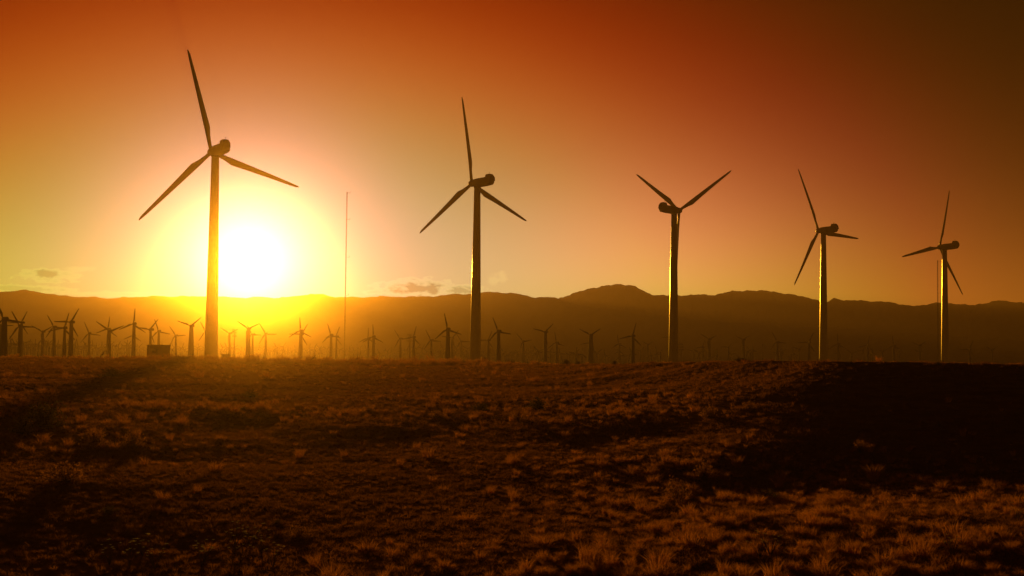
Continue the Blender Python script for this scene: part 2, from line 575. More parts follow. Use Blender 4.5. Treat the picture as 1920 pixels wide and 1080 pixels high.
# ------------------------------------------------------------------ haze
HAZE_TOP = 174.0
mb = MB()
mb.box((0, 1200, (HAZE_TOP - 8) / 2), (7600, 5200, HAZE_TOP + 8))
M_HAZE = bpy.data.materials.new('haze_air')
M_HAZE.use_nodes = True
_t = M_HAZE.node_tree
_t.nodes.clear()
_o = _t.nodes.new('ShaderNodeOutputMaterial')
_add = _t.nodes.new('ShaderNodeAddShader')
for _i, (_dens, _g, _c) in enumerate(((1.5e-4, 0.97, (.20, .155, .118)), (1.5e-4, 0.40, (.56, .434, .332)))):   # dust: a sharp forward lobe and a broad one
    _p = _t.nodes.new('ShaderNodeVolumePrincipled')
    _p.inputs['Color'].default_value = (*_c, 1)
    _p.inputs['Density'].default_value = _dens
    _p.inputs['Anisotropy'].default_value = _g
    _t.links.new(_p.outputs[0], _add.inputs[_i])
_t.links.new(_add.outputs[0], _o.inputs['Volume'])
hz_o = mb.build('haze', M_HAZE)
tag(hz_o, kind='stuff')

# ------------------------------------------------------------------ large wind turbines
HUB_H = 1.0


def blade_mesh(name, L, root_r, cmax, tip, n=14):
    secs = [(.015, root_r * 2, root_r * 2, -root_r), (.07, root_r * 2, root_r * 1.9, -root_r), (.16, cmax * .72, root_r * 1.5, -root_r * 1.02),
            (.235, cmax, root_r * 1.1, -root_r * 1.05), (.27, cmax * .99, root_r * 1.0, -root_r * 1.05), (.40, cmax * .86, root_r * .72, -root_r), (.55, cmax * .74, root_r * .5, -root_r * .92),
            (.72, cmax * .6, root_r * .36, -root_r * .82), (.88, cmax * .46, root_r * .24, -root_r * .68), (.96, cmax * .36, root_r * .17, -root_r * .55), (.99, tip, root_r * .1, -root_r * .4), (1.0, tip * .4, root_r * .05, -root_r * .3)]
    m_ = MB()
    rings = []
    for (t, c, th, le) in secs:
        tw = R(14) * (1 - t) ** 2
        ring = []
        for k in range(n):
            a = 2 * math.pi * k / n
            x = le + c * (.5 - .5 * math.cos(a))
            sharp = 1.0 if t < .1 else (1 - .55 * ((x - le) / max(c, 1e-3)))
            yy = .5 * th * math.sin(a) * sharp
            bend = .018 * L * t * t
            ring.append((x * math.cos(tw) - yy * math.sin(tw), x * math.sin(tw) + yy * math.cos(tw) + bend, t * L))
        rings.append(ring)
    m_.rings(rings)
    return m_.mesh(name, True)


BL = 36.0
ME_BLADE = blade_mesh('blade', BL, .66, 2.45, .5)
# nacelle: long rounded body tapering to the front
nb = MB()
rings = []
for (y, hw, top, bot) in ((2.2, 1.0, 1.15, -1.15), (1.7, 1.35, 1.5, -1.45), (-1.0, 1.6, 1.72, -1.75), (-5.0, 1.65, 1.85, -1.6), (-8.1, 1.6, 1.9, -1.25), (-8.8, 1.15, 1.5, -.7)):
    ch = .5
    rings.append([(hw, y, bot + ch), (hw, y, top - ch), (hw - ch, y, top), (-hw + ch, y, top), (-hw, y, top - ch), (-hw, y, bot + ch), (-hw + ch, y, bot), (hw - ch, y, bot)])
nb.rings(rings)
ME_NAC = nb.mesh('nacelle')
nb = MB()
rings = []
for (y, hw, top) in ((-5.6, 1.25, 2.0), (-6.0, 1.3, 3.05), (-7.9, 1.35, 3.1), (-8.9, 1.3, 2.2), (-9.2, 1.2, .9)):
    rings.append([(hw, y, .2), (hw, y, top - .45), (hw - .45, y, top), (-hw + .45, y, top), (-hw, y, top - .45), (-hw, y, .2)])
nb.rings(rings)
ME_COOL = nb.mesh('cooler_hood')
nb = MB()
nb.tube([(.5, -6.6, 3.0), (.5, -6.6, 4.0)], .05)
nb.tube([(.2, -6.6, 3.9), (.8, -6.6, 3.9)], .05)
ME_VANE = nb.mesh('wind_vane')
nb = MB()
rings = []
for (y, r_) in ((2.1, 1.05), (2.3, 1.3), (3.3, 1.42), (4.2, 1.15), (4.75, .7), (5.0, .2)):
    rings.append([(r_ * math.cos(2 * math.pi * k / 20), y, -r_ * math.sin(2 * math.pi * k / 20)) for k in range(20)])
nb.rings(rings)
ME_HUB = nb.mesh('rotor_hub', True)


def tower_mesh(name, H, rb, rt, n=36):
    t = MB()
    rings = []
    for k in range(13):
        s = k / 12
        rings.append(circ(rb + (rt - rb) * s, H * s, n))
    t.rings(rings)
    return t.mesh(name, True)


BIG = [  # hub px, hub py, tower px at hub height, distance, rotor side, yaw, blade angle, label
    (398, 283, 404, 494, 1, 25, -15, 'tallest wind turbine of the front row, beside the glowing sun'),
    (885, 343, 895, 578, 1, 44, -9, 'second large wind turbine in the front row, dark against the clear middle sky'),
    (1276, 394, 1264, 660, -1, 45, 64, 'large wind turbine with its rotor turned to the right and one blade hanging down'),
    (1535, 432, 1544, 770, 1, 52, -27, 'large wind turbine with one blade pointing level to the right'),
    (1763, 463, 1771, 850, 1, 56, 18, 'rightmost and smallest large wind turbine, next to a thin mast'),
]
SHARED = {}
for i, (hx, hy, tx, D, side, yaw, ang, lab) in enumerate(BIG):
    hubp = at(tx, hy, D)
    base = Vector((hubp.x, hubp.y, gz(hubp.x, hubp.y)))
    H = hubp.z - base.z
    va = math.atan2(hubp.x, hubp.y)                   # view azimuth
    da = va - side * R(yaw)                           # azimuth of the rotor axis
    root = empty('wind_turbine', base, -da)
    tag(root, lab, 'wind turbine', 'large wind turbines of the front row')
    tw = mesh_obj('tower', tower_mesh('tower', H - 1.7, 2.35, 1.32), M_TOWER, root)
    for s in (.34, .68):
        rf = 2.35 + (1.32 - 2.35) * s
        fl = MB().rings([circ(rf + .02, -.09, 36), circ(rf + .05, -.06, 36), circ(rf + .05, .06, 36), circ(rf + .02, .09, 36)]).build('flange', M_TOWER, tw, True)
        fl.location = (0, 0, (H - 1.7) * s)
    dr = MB().box((0, 0, 0), (.95, .12, 2.1), .04).build('door', M_DARK, tw)
    dr.location = (0, -2.34, 1.6)
    nac = mesh_obj('nacelle', ME_NAC, M_NAC, root, (0, 0, H))
    mesh_obj('cooler_hood', ME_COOL, M_NAC, nac)
    mesh_obj('wind_vane', ME_VANE, M_DARK, nac)
    mesh_obj('yaw_ring', MB().rings([circ(1.4, -.35, 28), circ(1.55, -.2, 28), circ(1.55, .1, 28)]).mesh('yaw_ring', True), M_DARK, root, (0, 0, H - 1.7))
    mesh_obj('rotor_hub', ME_HUB, M_NAC, root, (0, 0, H))
    for k in range(3):
        b = mesh_obj('blade', ME_BLADE, M_BLADE, root, (0, 3.3, H))
        b.rotation_euler = (0, R(ang + 120 * k), 0)

# ------------------------------------------------------------------ older, smaller turbines
ME_SB = blade_mesh('blade', 8.0, .22, .95, .38, 8)
nb = MB()
nb.rings([[(.55, y, -.6 * q), (.55, y, .5 * q), (.3, y, .75 * q), (-.3, y, .75 * q), (-.55, y, .5 * q), (-.55, y, -.6 * q)] for y, q in ((1.0, .7), (.6, 1), (-2.2, 1), (-2.6, .7))])
ME_SN = nb.mesh('nacelle')
nb = MB()
nb.rings([[(r_ * math.cos(2 * math.pi * k / 10), y, -r_ * math.sin(2 * math.pi * k / 10)) for k in range(10)] for y, r_ in ((.95, .35), (1.1, .5), (1.7, .5), (2.1, .15))])
ME_SH = nb.mesh('rotor_hub', True)
ME_ST = MB().rings([circ(.75, 0, 12), circ(.70, .3, 12), circ(.45, 1.0, 12)]).mesh('tower', True)

SMALL = [  # hub x, hub y, blade angle, blade length px, tower thickness, label
    (8.5, 598, -22, 38, 1.5, 'small turbine on thick tower cut by the left picture edge, blade level right'),
    (2, 610, 88, 23, 1, 'small turbine half outside the picture at the far left'),
    (41, 605, 27, 24, 1, 'small turbine with raised right blade, in the close pair near the left edge'),
    (37.5, 611, 213, 29, 1, 'small turbine in the close left edge pair with a blade down left'),
    (80.5, 622, 60, 22, 1, 'small turbine shaped like a Y, left of the trio on the left plain'),
    (102, 613, -28, 24, 1.1, 'left turbine of the trio on the left plain, blade raised to the left'),
    (121.5, 615, 16, 29, 1, 'middle turbine of the trio on the left plain, behind the other two'),
    (134, 604, 30, 30, 1.3, 'right and largest turbine of the trio on the left plain, one blade level left'),
    (167.5, 625, -22, 22, 1, 'low small turbine between the left trio and leaning dead stalk'),
    (203.5, 617, 8, 23, 1.15, 'small turbine just right of the leaning dead stalk on the left'),
    (206, 621, -53, 29, .9, 'faint turbine directly behind the one beside the left dead stalk'),
    (251.5, 607, 5, 28, 1.2, 'tall small turbine with an upright blade, left of the square hut'),
    (251, 629, 5, 19, .9, 'short turbine hidden behind the tall one left of the square hut'),
    (282.5, 618, 38, 27, .9, 'left turbine rising behind the square hut, blade raised right'),
    (298, 621, -18, 23, 1.1, 'right turbine rising behind the square hut'),
    (330, 629, -33, 20, 1, 'small turbine standing at the right side of the square hut'),
    (359, 611, 50, 27, 1.7, 'thick towered small turbine left of the tallest turbine, V of two blades'),
    (387, 622, -27, 21, 1, 'small turbine mostly hidden by the tower of the tallest turbine'),
    (431, 625, 62, 20, .9, 'pale small turbine above the little box right of the tallest turbine'),
    (466, 616, 65, 25, 1.6, 'thick towered small turbine under the sun glow, V of two blades'),
    (474, 627, 92, 21, 1, 'small turbine close right of the thick towered one under the sun'),
    (498.5, 626, -30, 22, 1, 'small turbine with long slanting blades, right of the pair under the sun'),
    (514, 656, 50, 10, .8, 'first tiny Y shaped turbine between the sun glow and the upright three blader'),
    (530.5, 650, 40, 11, .8, 'tiny turbine with raised right blade left of the upright three blader'),
    (564, 620, -2, 25, 1.3, 'small turbine with blade straight up between the sun and the tall thin mast'),
    (566, 627, 30, 23, .8, 'fainter turbine directly behind the upright one left of the tall mast'),
    (621, 628, -15, 22, 1.15, 'small turbine left of the tall thin mast, blade level right'),
    (631, 631, 22, 21, .8, 'thin faint turbine between the tall mast and its left neighbour'),
    (700.5, 631, -1, 23, 1.2, 'small turbine with upright blade, first right of the tall thin mast'),
    (691, 634, 243, 20, .9, 'fainter turbine left behind the upright one right of the tall mast'),
    (751, 635, -32, 20, 1, 'small turbine standing left of the crossarm pole in the middle plain'),
    (776, 632, 16, 22, 1.2, 'small turbine standing right of the crossarm pole in the middle plain'),
    (809, 638, -26, 22, .9, 'thin small turbine alone between the crossarm pole turbine and the larger one'),
    (840, 617, -11, 30, 1.4, 'largest small turbine left of the second large turbine'),
    (848, 634, 40, 20, 1.2, 'small turbine close right of the largest one left of the second large tower'),
    (865, 640, -30, 18, .8, 'small faint turbine next to the left side of the second large tower'),
    (916, 638, 25, 20, 1.2, 'small turbine rising behind the box beside the second large tower'),
    (935, 621, -20, 28, 1.3, 'bigger small turbine right of the second large tower, blade level right'),
    (981.5, 640, -40, 19, 1, 'Y shaped small turbine midway between two bigger ones in the centre'),
    (1023, 622.5, 45, 24, 1.3, 'small turbine with wide V of blades in the centre of the picture'),
    (1044, 642, -8, 20, 1, 'small turbine with upright blade right of the central wide V turbine'),
    (1108, 628, 58, 24, 1.9, 'very thick towered turbine with V of blades right of centre'),
    (1105, 643, 258, 18, .9, 'turbine hidden behind the very thick tower, one blade out to the left'),
    (1161, 645, -6, 18, 1, 'small three armed turbine left of the third large tower'),
    (1187, 630, 16, 26, 1.2, 'larger of the small turbines just left of the third large tower'),
    (1215, 646, 60, 13, 1, 'lowest Y shaped turbine just left of the third large tower'),
    (1254, 632, 262, 14, 1, 'turbine hidden behind the third large tower, one blade out left'),
    (1318, 651, 20, 15, 1, 'low turbine left behind the first V turbine right of the third large tower'),
    (1330, 636, 63, 19, 1.2, 'first V bladed turbine right of the third large tower'),
    (1366, 652, 40, 14, .9, 'low faint turbine between the two V turbines of the right plain'),
    (1394, 637, 58, 18, 1.3, 'second V bladed turbine right of the third large tower, above a mound'),
    (1411, 655, 0, 12, 1, 'low turbine directly right of the second V turbine'),
    (1457.5, 641, -24, 20, 1.2, 'dark turbine left of the fourth large tower next to a crossarm pole'),
    (1498, 655, 52, 13, .9, 'low Y shaped turbine left of the fourth large tower'),
    (1517, 642, 27, 21, 1.1, 'nearest small turbine at the left side of the fourth large tower'),
    (1572, 645, 0, 19, 1.1, 'first small turbine right of the fourth large tower'),
    (1627, 647, 15, 17, 1.1, 'second small turbine right of the fourth large tower'),
    (1618, 657, 30, 9, .8, 'tiny turbine touching the second one right of the fourth large tower'),
    (1655, 659, 50, 10, .8, 'tiny turbine midway between the fourth and fifth large towers'),
    (1676, 648, -3, 18, 1.1, 'third small turbine right of the fourth large tower, blade upright'),
    (1725, 648, 56, 15, 1.2, 'V bladed small turbine left of the rightmost large tower'),
    (1818, 655, 25, 17, 1.1, 'small turbine in the dusk right of the rightmost large tower'),
    (1860, 656, 58, 14, 1, 'last faint turbine near the right picture edge'),
]
for (hx, hy, ang, rp, thick, lab) in SMALL:
    D = min(5.4 * FPX / rp, 780) if rp > 12 else 800 + (12 - rp) * 12
    sc = rp * D / FPX / 8.0
    if hx > 1300:
        D = min(D, 760)
        sc = rp * D / FPX / 8.0
    p = at(hx, hy, D)
    gzz = gz(p.x, p.y)
    va = math.atan2(p.x, p.y)
    yaw = random.uniform(16, 34)
    root = empty('wind_turbine', (p.x, p.y, gzz), -(va - R(yaw)))
    tag(root, lab, 'wind turbine', 'small wind turbines across the plain')
    H = p.z - gzz
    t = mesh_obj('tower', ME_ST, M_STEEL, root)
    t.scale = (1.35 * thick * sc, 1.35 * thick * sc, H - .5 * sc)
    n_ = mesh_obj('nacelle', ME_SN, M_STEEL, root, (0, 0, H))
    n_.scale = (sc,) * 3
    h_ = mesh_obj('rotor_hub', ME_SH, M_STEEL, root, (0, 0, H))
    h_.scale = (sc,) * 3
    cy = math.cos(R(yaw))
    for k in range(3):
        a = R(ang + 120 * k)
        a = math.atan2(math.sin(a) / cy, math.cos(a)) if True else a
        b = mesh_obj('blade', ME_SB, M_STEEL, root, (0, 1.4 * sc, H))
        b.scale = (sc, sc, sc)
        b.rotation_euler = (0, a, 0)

# the dense far rows: one mesh each, too small to show parts
TINY = []
for v in range(9):
    m_ = MB()
    m_.rings([circ(1.0, -21, 8), circ(.65, 0, 8)])
    m_.rings([[(.5, y, -.5), (.5, y, .6), (-.5, y, .6), (-.5, y, -.5)] for y in (1.0, -2.0)])
    a0 = R(v * 13.3 - 8)
    for k in range(3):
        a = a0 + k * 2 * math.pi / 3
        dx, dz = math.sin(a), math.cos(a)
        nx, nz_ = math.cos(a), -math.sin(a)
        rings = []
        for t_, c_ in ((.2, .35), (1.6, .62), (4, .5), (7.3, .3)):
            rings.append([(dx * t_ + nx * c_ * q, 1.2 + w_ * .12, dz * t_ + nz_ * c_ * q) for q, w_ in ((-1, -1), (1, -1), (1, 1), (-1, 1))])
        m_.rings(rings)
    TINY.append(m_.mesh('wind_turbine', True))
    TINY[-1].materials.append(M_STEEL)
tiny_px = []
for (x0, x1, n, ylo, yhi) in ((-6, 60, 26, 643, 652), (60, 150, 34, 645, 654), (150, 245, 34, 648, 656), (245, 345, 20, 650, 660), (340, 440, 18, 650, 662), (440, 560, 26, 651, 664),
                              (560, 700, 30, 652, 665), (700, 880, 32, 653, 667), (895, 1060, 24, 655, 668), (1060, 1250, 16, 658, 669), (1270, 1520, 10, 658, 668), (1545, 1750, 5, 660, 668)):
    xs = np.linspace(x0, x1, n, endpoint=False) + rng.uniform(-.5, .5, n) * (x1 - x0) / n * 1.6
    for x in xs:
        tiny_px.append((x, rng.uniform(ylo, yhi)))
for (x, y) in tiny_px:
    h_px = max(672 + (x / 1920) * 12 - y, 8)
    D = float(np.clip(9.5 * FPX / (h_px + 3), 780, 1080)) if x < 1000 else float(rng.uniform(780, 900))
    p = at(x, y, D)
    gzz = gz(p.x, p.y)
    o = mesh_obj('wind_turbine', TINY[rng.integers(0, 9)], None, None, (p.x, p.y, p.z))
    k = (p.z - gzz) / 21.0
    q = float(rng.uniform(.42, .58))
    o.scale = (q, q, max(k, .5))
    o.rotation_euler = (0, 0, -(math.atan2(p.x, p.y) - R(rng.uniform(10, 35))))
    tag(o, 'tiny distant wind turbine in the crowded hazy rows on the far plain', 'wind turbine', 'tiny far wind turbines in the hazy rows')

# ------------------------------------------------------------------ poles and masts
def utility_pole(px, ytop, D, arms, lab):
    p = at(px, ytop, D)
    g = gz(p.x, p.y)
    root = empty('utility_pole', (p.x, p.y, g), -math.atan2(p.x, p.y) + R(12))
    tag(root, lab, 'utility pole', 'wooden utility poles on the plain')
    H = p.z - g
    MB().tube([(0, 0, 0), (0, 0, H * .5), (0, 0, H)], [.26, .22, .16], 8).build('pole', M_WOOD, root, True)
    for (dy, w) in arms:
        z = H - dy * D / FPX
        hw = w * D / FPX / 2
        a = MB().box((0, .25, z), (hw * 2, .22, .28)).build('crossarm', M_WOOD, root)
        for sx in (-1, -.45, .45, 1):
            MB().tube([(sx * hw * .93, .25, z + .1), (sx * hw * .93, .25, z + .55)], [.10, .07], 6).build('insulator', M_DARK, a)


utility_pole(440, 617, 640, ((2, 9), (7, 8), (13, 9)), 'utility pole with three short crossarms right of the tallest turbine')
utility_pole(768.5, 626.5, 640, ((2, 9), (13, 11)), 'utility pole with two crossarms between two small turbines in the middle plain')
utility_pole(1277, 644, 720, ((2, 9), (7, 11), (12, 10)), 'utility pole with three crossarms right of the third large tower')
utility_pole(1465, 651, 760, ((2, 8), (6, 9), (11, 8)), 'utility pole with three crossarms behind the dark turbine left of the fourth large tower')


def mast(px, ytop, D, w, lab, booms):
    p = at(px, ytop, D)
    g = gz(p.x, p.y)
    root = empty('met_mast', (p.x, p.y, g), -math.atan2(p.x, p.y))
    tag(root, lab, 'mast')
    H = p.z - g
    m_ = MB()
    legs = [(w * math.cos(a), w * math.sin(a)) for a in (R(90), R(210), R(330))]
    for x, y in legs:
        m_.tube([(x, y, 0), (x, y, H)], .055, 5)
    nseg = int(H / 1.6)
    for k in range(nseg):
        z0, z1 = H * k / nseg, H * (k + 1) / nseg
        for q in range(3):
            a, b = legs[q], legs[(q + 1) % 3]
            if k % 2:
                a, b = b, a
            m_.tube([(*a, z0), (*b, z1)], .03, 4)
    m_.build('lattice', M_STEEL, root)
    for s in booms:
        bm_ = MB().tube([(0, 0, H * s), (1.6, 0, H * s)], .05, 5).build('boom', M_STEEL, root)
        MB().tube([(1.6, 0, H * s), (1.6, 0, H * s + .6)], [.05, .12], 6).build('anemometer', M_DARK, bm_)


mast(650.8, 360, 700, .24, 'tall thin lattice mast between the sun and the second large turbine', (.995, .84, .62, .4))
mast(1758, 488, 760, .22, 'thin mast close left of the rightmost large tower', (.99, .7))
mast(826, 640, 900, .2, 'short bare mast left of the largest small turbine in the middle plain', (.97,))
mast(1430, 645, 900, .2, 'short bare mast between the second V turbine and a dark turbine', (.97,))


# ------------------------------------------------------------------ huts and boxes
def hut(name, x0, x1, ytop, D, depth, label, cat, ribs=True):
    p0, p1 = at(x0, ytop, D), at(x1, ytop, D)
    c = (p0 + p1) / 2
    g = gz(c.x, c.y)
    W = (p1 - p0).length
    H = c.z - g
    root = empty(name, (c.x, c.y, g), -math.atan2(c.x, c.y) + R(7))
    tag(root, label, cat)
    MB().box((0, depth / 2, (H - .25) / 2), (W - .3, depth - .3, H - .25), .03).build('wall', M_WALL, root)
    MB().box((0, depth / 2, H - .125), (W, depth, .25), .05).build('roof', M_ROOF, root)
    d = MB().box((W * .22, .12, 1.08), (1.0, .1, 2.1), .02).build('door', M_DARK, root)
    MB().tube([(W * .22 - .38, .06, 1.05), (W * .22 - .38, .0, 1.05), (W * .22 - .25, .0, 1.05)], .03, 6).build('handle', M_STEEL, d)
    if ribs:
        v = MB().box((-W * .2, .12, H * .68), (1.2, .1, .7), .02).build('vent', M_DARK, root)
        for k in range(4):
            MB().box((-W * .2, .06, H * .68 - .24 + .16 * k), (1.1, .05, .06)).build('louvre', M_STEEL, v)
    return root


hut('equipment_hut', 278, 321, 646.5, 345, 4.0, 'square flat roofed equipment hut left of the tallest turbine', 'hut')
hut('control_cabinet', 416, 432.5, 664, 350, 2.2, 'little box shaped cabinet just right of the tallest turbine tower', 'cabinet', False)
hut('transformer_box', 903, 915, 670.5, 430, 2.0, 'low dark box against the right side of the second large tower', 'cabinet', False)
# lean-to fence beside the hut
p0 = at(322.5, 655, 347)
p1 = at(331, 655, 347)
g = gz(p0.x, p0.y)
fr = empty('metal_fence', (p0.x, p0.y, g), -math.atan2(p0.x, p0.y))
tag(fr, 'short railing and low bin joined to the right side of the square hut', 'fence')
W = (p1 - p0).length
H = p0.z - g
for k in range(2):
    MB().tube([(W * k, 0, 0), (W * k, 0, H)], .06, 6).build('post', M_STEEL, fr)
for k in range(3):
    MB().box((W / 2, 0, H * (.5 + .2 * k)), (W, .06, .10)).build('rail', M_STEEL, fr)
MB().box((W / 2, .7, H * .27), (W * .9, 1.0, H * .5), .04).build('bin', M_WALL, fr)


# ------------------------------------------------------------------ shrubs
def shrub_mesh(name, seed, w, h, n_stem, n_leaf, leaf, mat_leaf):
    r_ = random.Random(seed)
    st = MB()
    tips = []
    for k in range(n_stem):
        a = r_.uniform(0, 2 * math.pi)
        e = r_.uniform(.15, 1.45)
        L = r_.uniform(.6, 1.0)
        p = Vector((0, 0, 0))
        pts = [p.copy()]
        d = Vector((math.cos(a) * math.cos(e) * w / 2, math.sin(a) * math.cos(e) * w / 2, math.sin(e) * h)) * L
        for q in range(1, 4):
            pts.append(d * (q / 3) + Vector((r_.uniform(-1, 1), r_.uniform(-1, 1), r_.uniform(-.3, 1))) * .05 * w)
        st.tube(pts, [.018, .013, .009, .004], 4)
        tips += [(pts[1], pts[2]), (pts[2], pts[3]), (pts[2], pts[3])]
    lf = MB()
    for k in range(n_leaf):
        a, b = r_.choice(tips)
        c = a.lerp(b, r_.random()) + Vector((r_.gauss(0, 1), r_.gauss(0, 1), r_.gauss(0, .8))) * .055 * w
        c.z = max(c.z, .03)
        u = Vector((r_.gauss(0, 1), r_.gauss(0, 1), r_.gauss(0, 1) + .6)).normalized()
        v = u.orthogonal().normalized()
        v.rotate(Matrix.Rotation(r_.uniform(0, 6.28), 3, u))
        s = leaf * r_.uniform(.6, 1.4)
        i0 = len(lf.v)
        lf.v += [tuple(c - v * s * .35), tuple(c + u * s * .5 - v * s * .3), tuple(c + u * s * 1.1), tuple(c + u * s * .5 + v * s * .3)]
        lf.f.append((i0, i0 + 1, i0 + 2, i0 + 3))
    s_me = st.mesh(name + '_stems')
    s_me.materials.append(M_TWIG)
    l_me = lf.mesh(name + '_leaves')
    l_me.materials.append(mat_leaf)
    return s_me, l_me


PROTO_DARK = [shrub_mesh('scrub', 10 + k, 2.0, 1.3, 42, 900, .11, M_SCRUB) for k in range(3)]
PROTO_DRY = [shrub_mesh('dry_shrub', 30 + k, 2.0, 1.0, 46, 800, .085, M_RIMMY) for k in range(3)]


def shrub(kind, px, py, wpx, hpx, label, on_crest=False):
    if on_crest:
        a = math.atan2(ray(px, 680).x, ray(px, 680).y)
        ad = math.degrees(a)
        wr = float(sstep(np.array([ad]), -.5, 13.0)[0])
        p = plain(px, 290 ** (1 - wr) * 96 ** wr * .985)
    else:
        p = hit(px, py)
    D = math.hypot(p.x, p.y)
    k = random.randrange(3)
    s_me, l_me = (PROTO_DARK if kind == 'dark' else PROTO_DRY)[k]
    root = empty('desert_shrub', p - Vector((0, 0, .04)), random.uniform(0, 6.28))
    tag(root, label, 'shrub', 'dark desert shrubs' if kind == 'dark' else 'dry pale desert shrubs')
    w = wpx * D / FPX / 2.0
    h = hpx * D / FPX / (1.3 if kind == 'dark' else 1.0)
    for nm, me in (('stems', s_me), ('leaves', l_me)):
        o = mesh_obj(nm, me, None, root)
        o.scale = (w, w, h)


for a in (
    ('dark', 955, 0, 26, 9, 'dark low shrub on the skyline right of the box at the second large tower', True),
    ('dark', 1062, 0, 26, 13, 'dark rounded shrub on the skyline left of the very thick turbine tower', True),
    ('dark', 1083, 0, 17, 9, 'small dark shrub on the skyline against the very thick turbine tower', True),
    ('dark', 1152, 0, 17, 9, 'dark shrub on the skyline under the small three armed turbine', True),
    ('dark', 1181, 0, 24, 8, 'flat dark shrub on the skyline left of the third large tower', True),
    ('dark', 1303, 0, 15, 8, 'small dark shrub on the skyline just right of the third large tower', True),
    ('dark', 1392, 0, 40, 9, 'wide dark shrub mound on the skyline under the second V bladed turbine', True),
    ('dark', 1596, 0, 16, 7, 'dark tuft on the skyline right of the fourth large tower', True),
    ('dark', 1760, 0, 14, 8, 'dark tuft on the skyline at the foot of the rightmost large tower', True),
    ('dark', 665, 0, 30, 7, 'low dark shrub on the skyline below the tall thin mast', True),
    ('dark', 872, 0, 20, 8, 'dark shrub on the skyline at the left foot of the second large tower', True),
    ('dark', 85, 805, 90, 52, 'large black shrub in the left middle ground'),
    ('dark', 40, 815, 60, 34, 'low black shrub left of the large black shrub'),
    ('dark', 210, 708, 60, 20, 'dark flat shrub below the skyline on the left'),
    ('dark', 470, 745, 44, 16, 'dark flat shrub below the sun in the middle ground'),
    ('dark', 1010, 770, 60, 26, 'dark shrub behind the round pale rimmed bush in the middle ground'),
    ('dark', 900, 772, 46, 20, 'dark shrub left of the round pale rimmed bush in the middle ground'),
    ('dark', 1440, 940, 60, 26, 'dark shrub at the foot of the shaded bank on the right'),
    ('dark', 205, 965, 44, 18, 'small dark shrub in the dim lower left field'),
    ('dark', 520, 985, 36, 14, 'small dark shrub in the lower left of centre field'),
    ('dry', 692, 775, 36, 16, 'pale rim lit dry shrub left of centre in the middle ground'),
    ('dry', 745, 772, 26, 10, 'small pale dry shrub between the two rim lit ones'),
    ('dry', 820, 784, 50, 17, 'wide flat rim lit dry shrub left of centre'),
    ('dry', 972, 790, 42, 32, 'round pale rimmed bush below the second large turbine'),
    ('dry', 1268, 945, 70, 52, 'tall dry shrub right of centre in the lower field'),
    ('dry', 1320, 905, 60, 42, 'tall dry stalky shrub at the lower edge of the dark bank'),
    ('dry', 1330, 785, 44, 26, 'dry shrub on the left end of the dark bank'),
    ('dry', 1405, 768, 36, 18, 'dry shrub high on the dark bank'),
    ('dry', 1612, 850, 44, 26, 'lone dry shrub in the middle of the dark bank'),
    ('dry', 1760, 800, 34, 14, 'faint dry shrub high on the dark right bank'),
    ('dry', 180, 838, 60, 34, 'pale dry shrub in the left middle ground, left one of two'),
    ('dry', 250, 842, 60, 36, 'pale dry shrub in the left middle ground, right one of two'),
    ('dry', 120, 905, 110, 40, 'wide blond dry shrub in the lower left'),
    ('dry', 60, 778, 60, 24, 'blond dry shrub behind the large black shrub'),
    ('dry', 560, 1010, 60, 30, 'dry shrub in the lower field below the sun'),
):
    shrub(*a)


# dead stalks leaning on the skyline
def stalk(px, hpx, lean, label):
    a = math.atan2(ray(px, 680).x, ray(px, 680).y)
    p = plain(px, 282)
    D = 282
    h = hpx * D / FPX
    root = empty('dead_stalk', p, -a)
    tag(root, label, 'dead plant', 'dead stalks on the skyline')
    L = h * math.tan(R(lean))
    MB().tube([(0, 0, -.1), (L * .25, 0, h * .4), (L * .7, .1, h * .75), (L, .1, h)], [.13, .11, .09, .03], 6).build('stem', M_TWIG, root, True)
    MB().tube([(L * .3, 0, h * .45), (L * .75, .1, h * .62), (L * 1.25, .2, h * .7)], [.06, .05, .02], 5).build('branch', M_TWIG, root, True)


stalk(187, 17, 28, 'leaning dead stalk on the skyline at the left')
stalk(489, 15, 26, 'leaning dead stalk on the skyline under the sun')
stalk(580, 17, 38, 'leaning dead stalk on the skyline right of the upright small turbine')
stalk(662, 14, 36, 'leaning dead stalk on the skyline right of the tall thin mast')


# ------------------------------------------------------------------ dry grass
def tuft_mesh(seed, n, h, spread, w):
    r_ = random.Random(seed)
    V, F = [], []
    for k in range(n):
        a = r_.uniform(0, 6.283)
        rr_ = spread * math.sqrt(r_.random()) * .35
        x, y = rr_ * math.cos(a), rr_ * math.sin(a)
        a2 = a + r_.gauss(0, .7)
        hh = h * r_.uniform(.45, 1.0)
        le = spread * r_.uniform(.2, 1.0)
        dx, dy = math.cos(a2) * le, math.sin(a2) * le
        t = r_.uniform(0, 3.14)
        wx, wy = math.cos(t) * w, math.sin(t) * w
        b = len(V)
        V += [(x - wx, y - wy, -.03), (x + wx, y + wy, -.03),
              (x + dx * .35 - wx * .8, y + dy * .35 - wy * .8, hh * .6), (x + dx * .35 + wx * .8, y + dy * .35 + wy * .8, hh * .6),
              (x + dx, y + dy, hh)]
        F += [(b, b + 1, b + 3, b + 2), (b + 2, b + 3, b + 4)]
    return pydata('tuft', V, F, False)


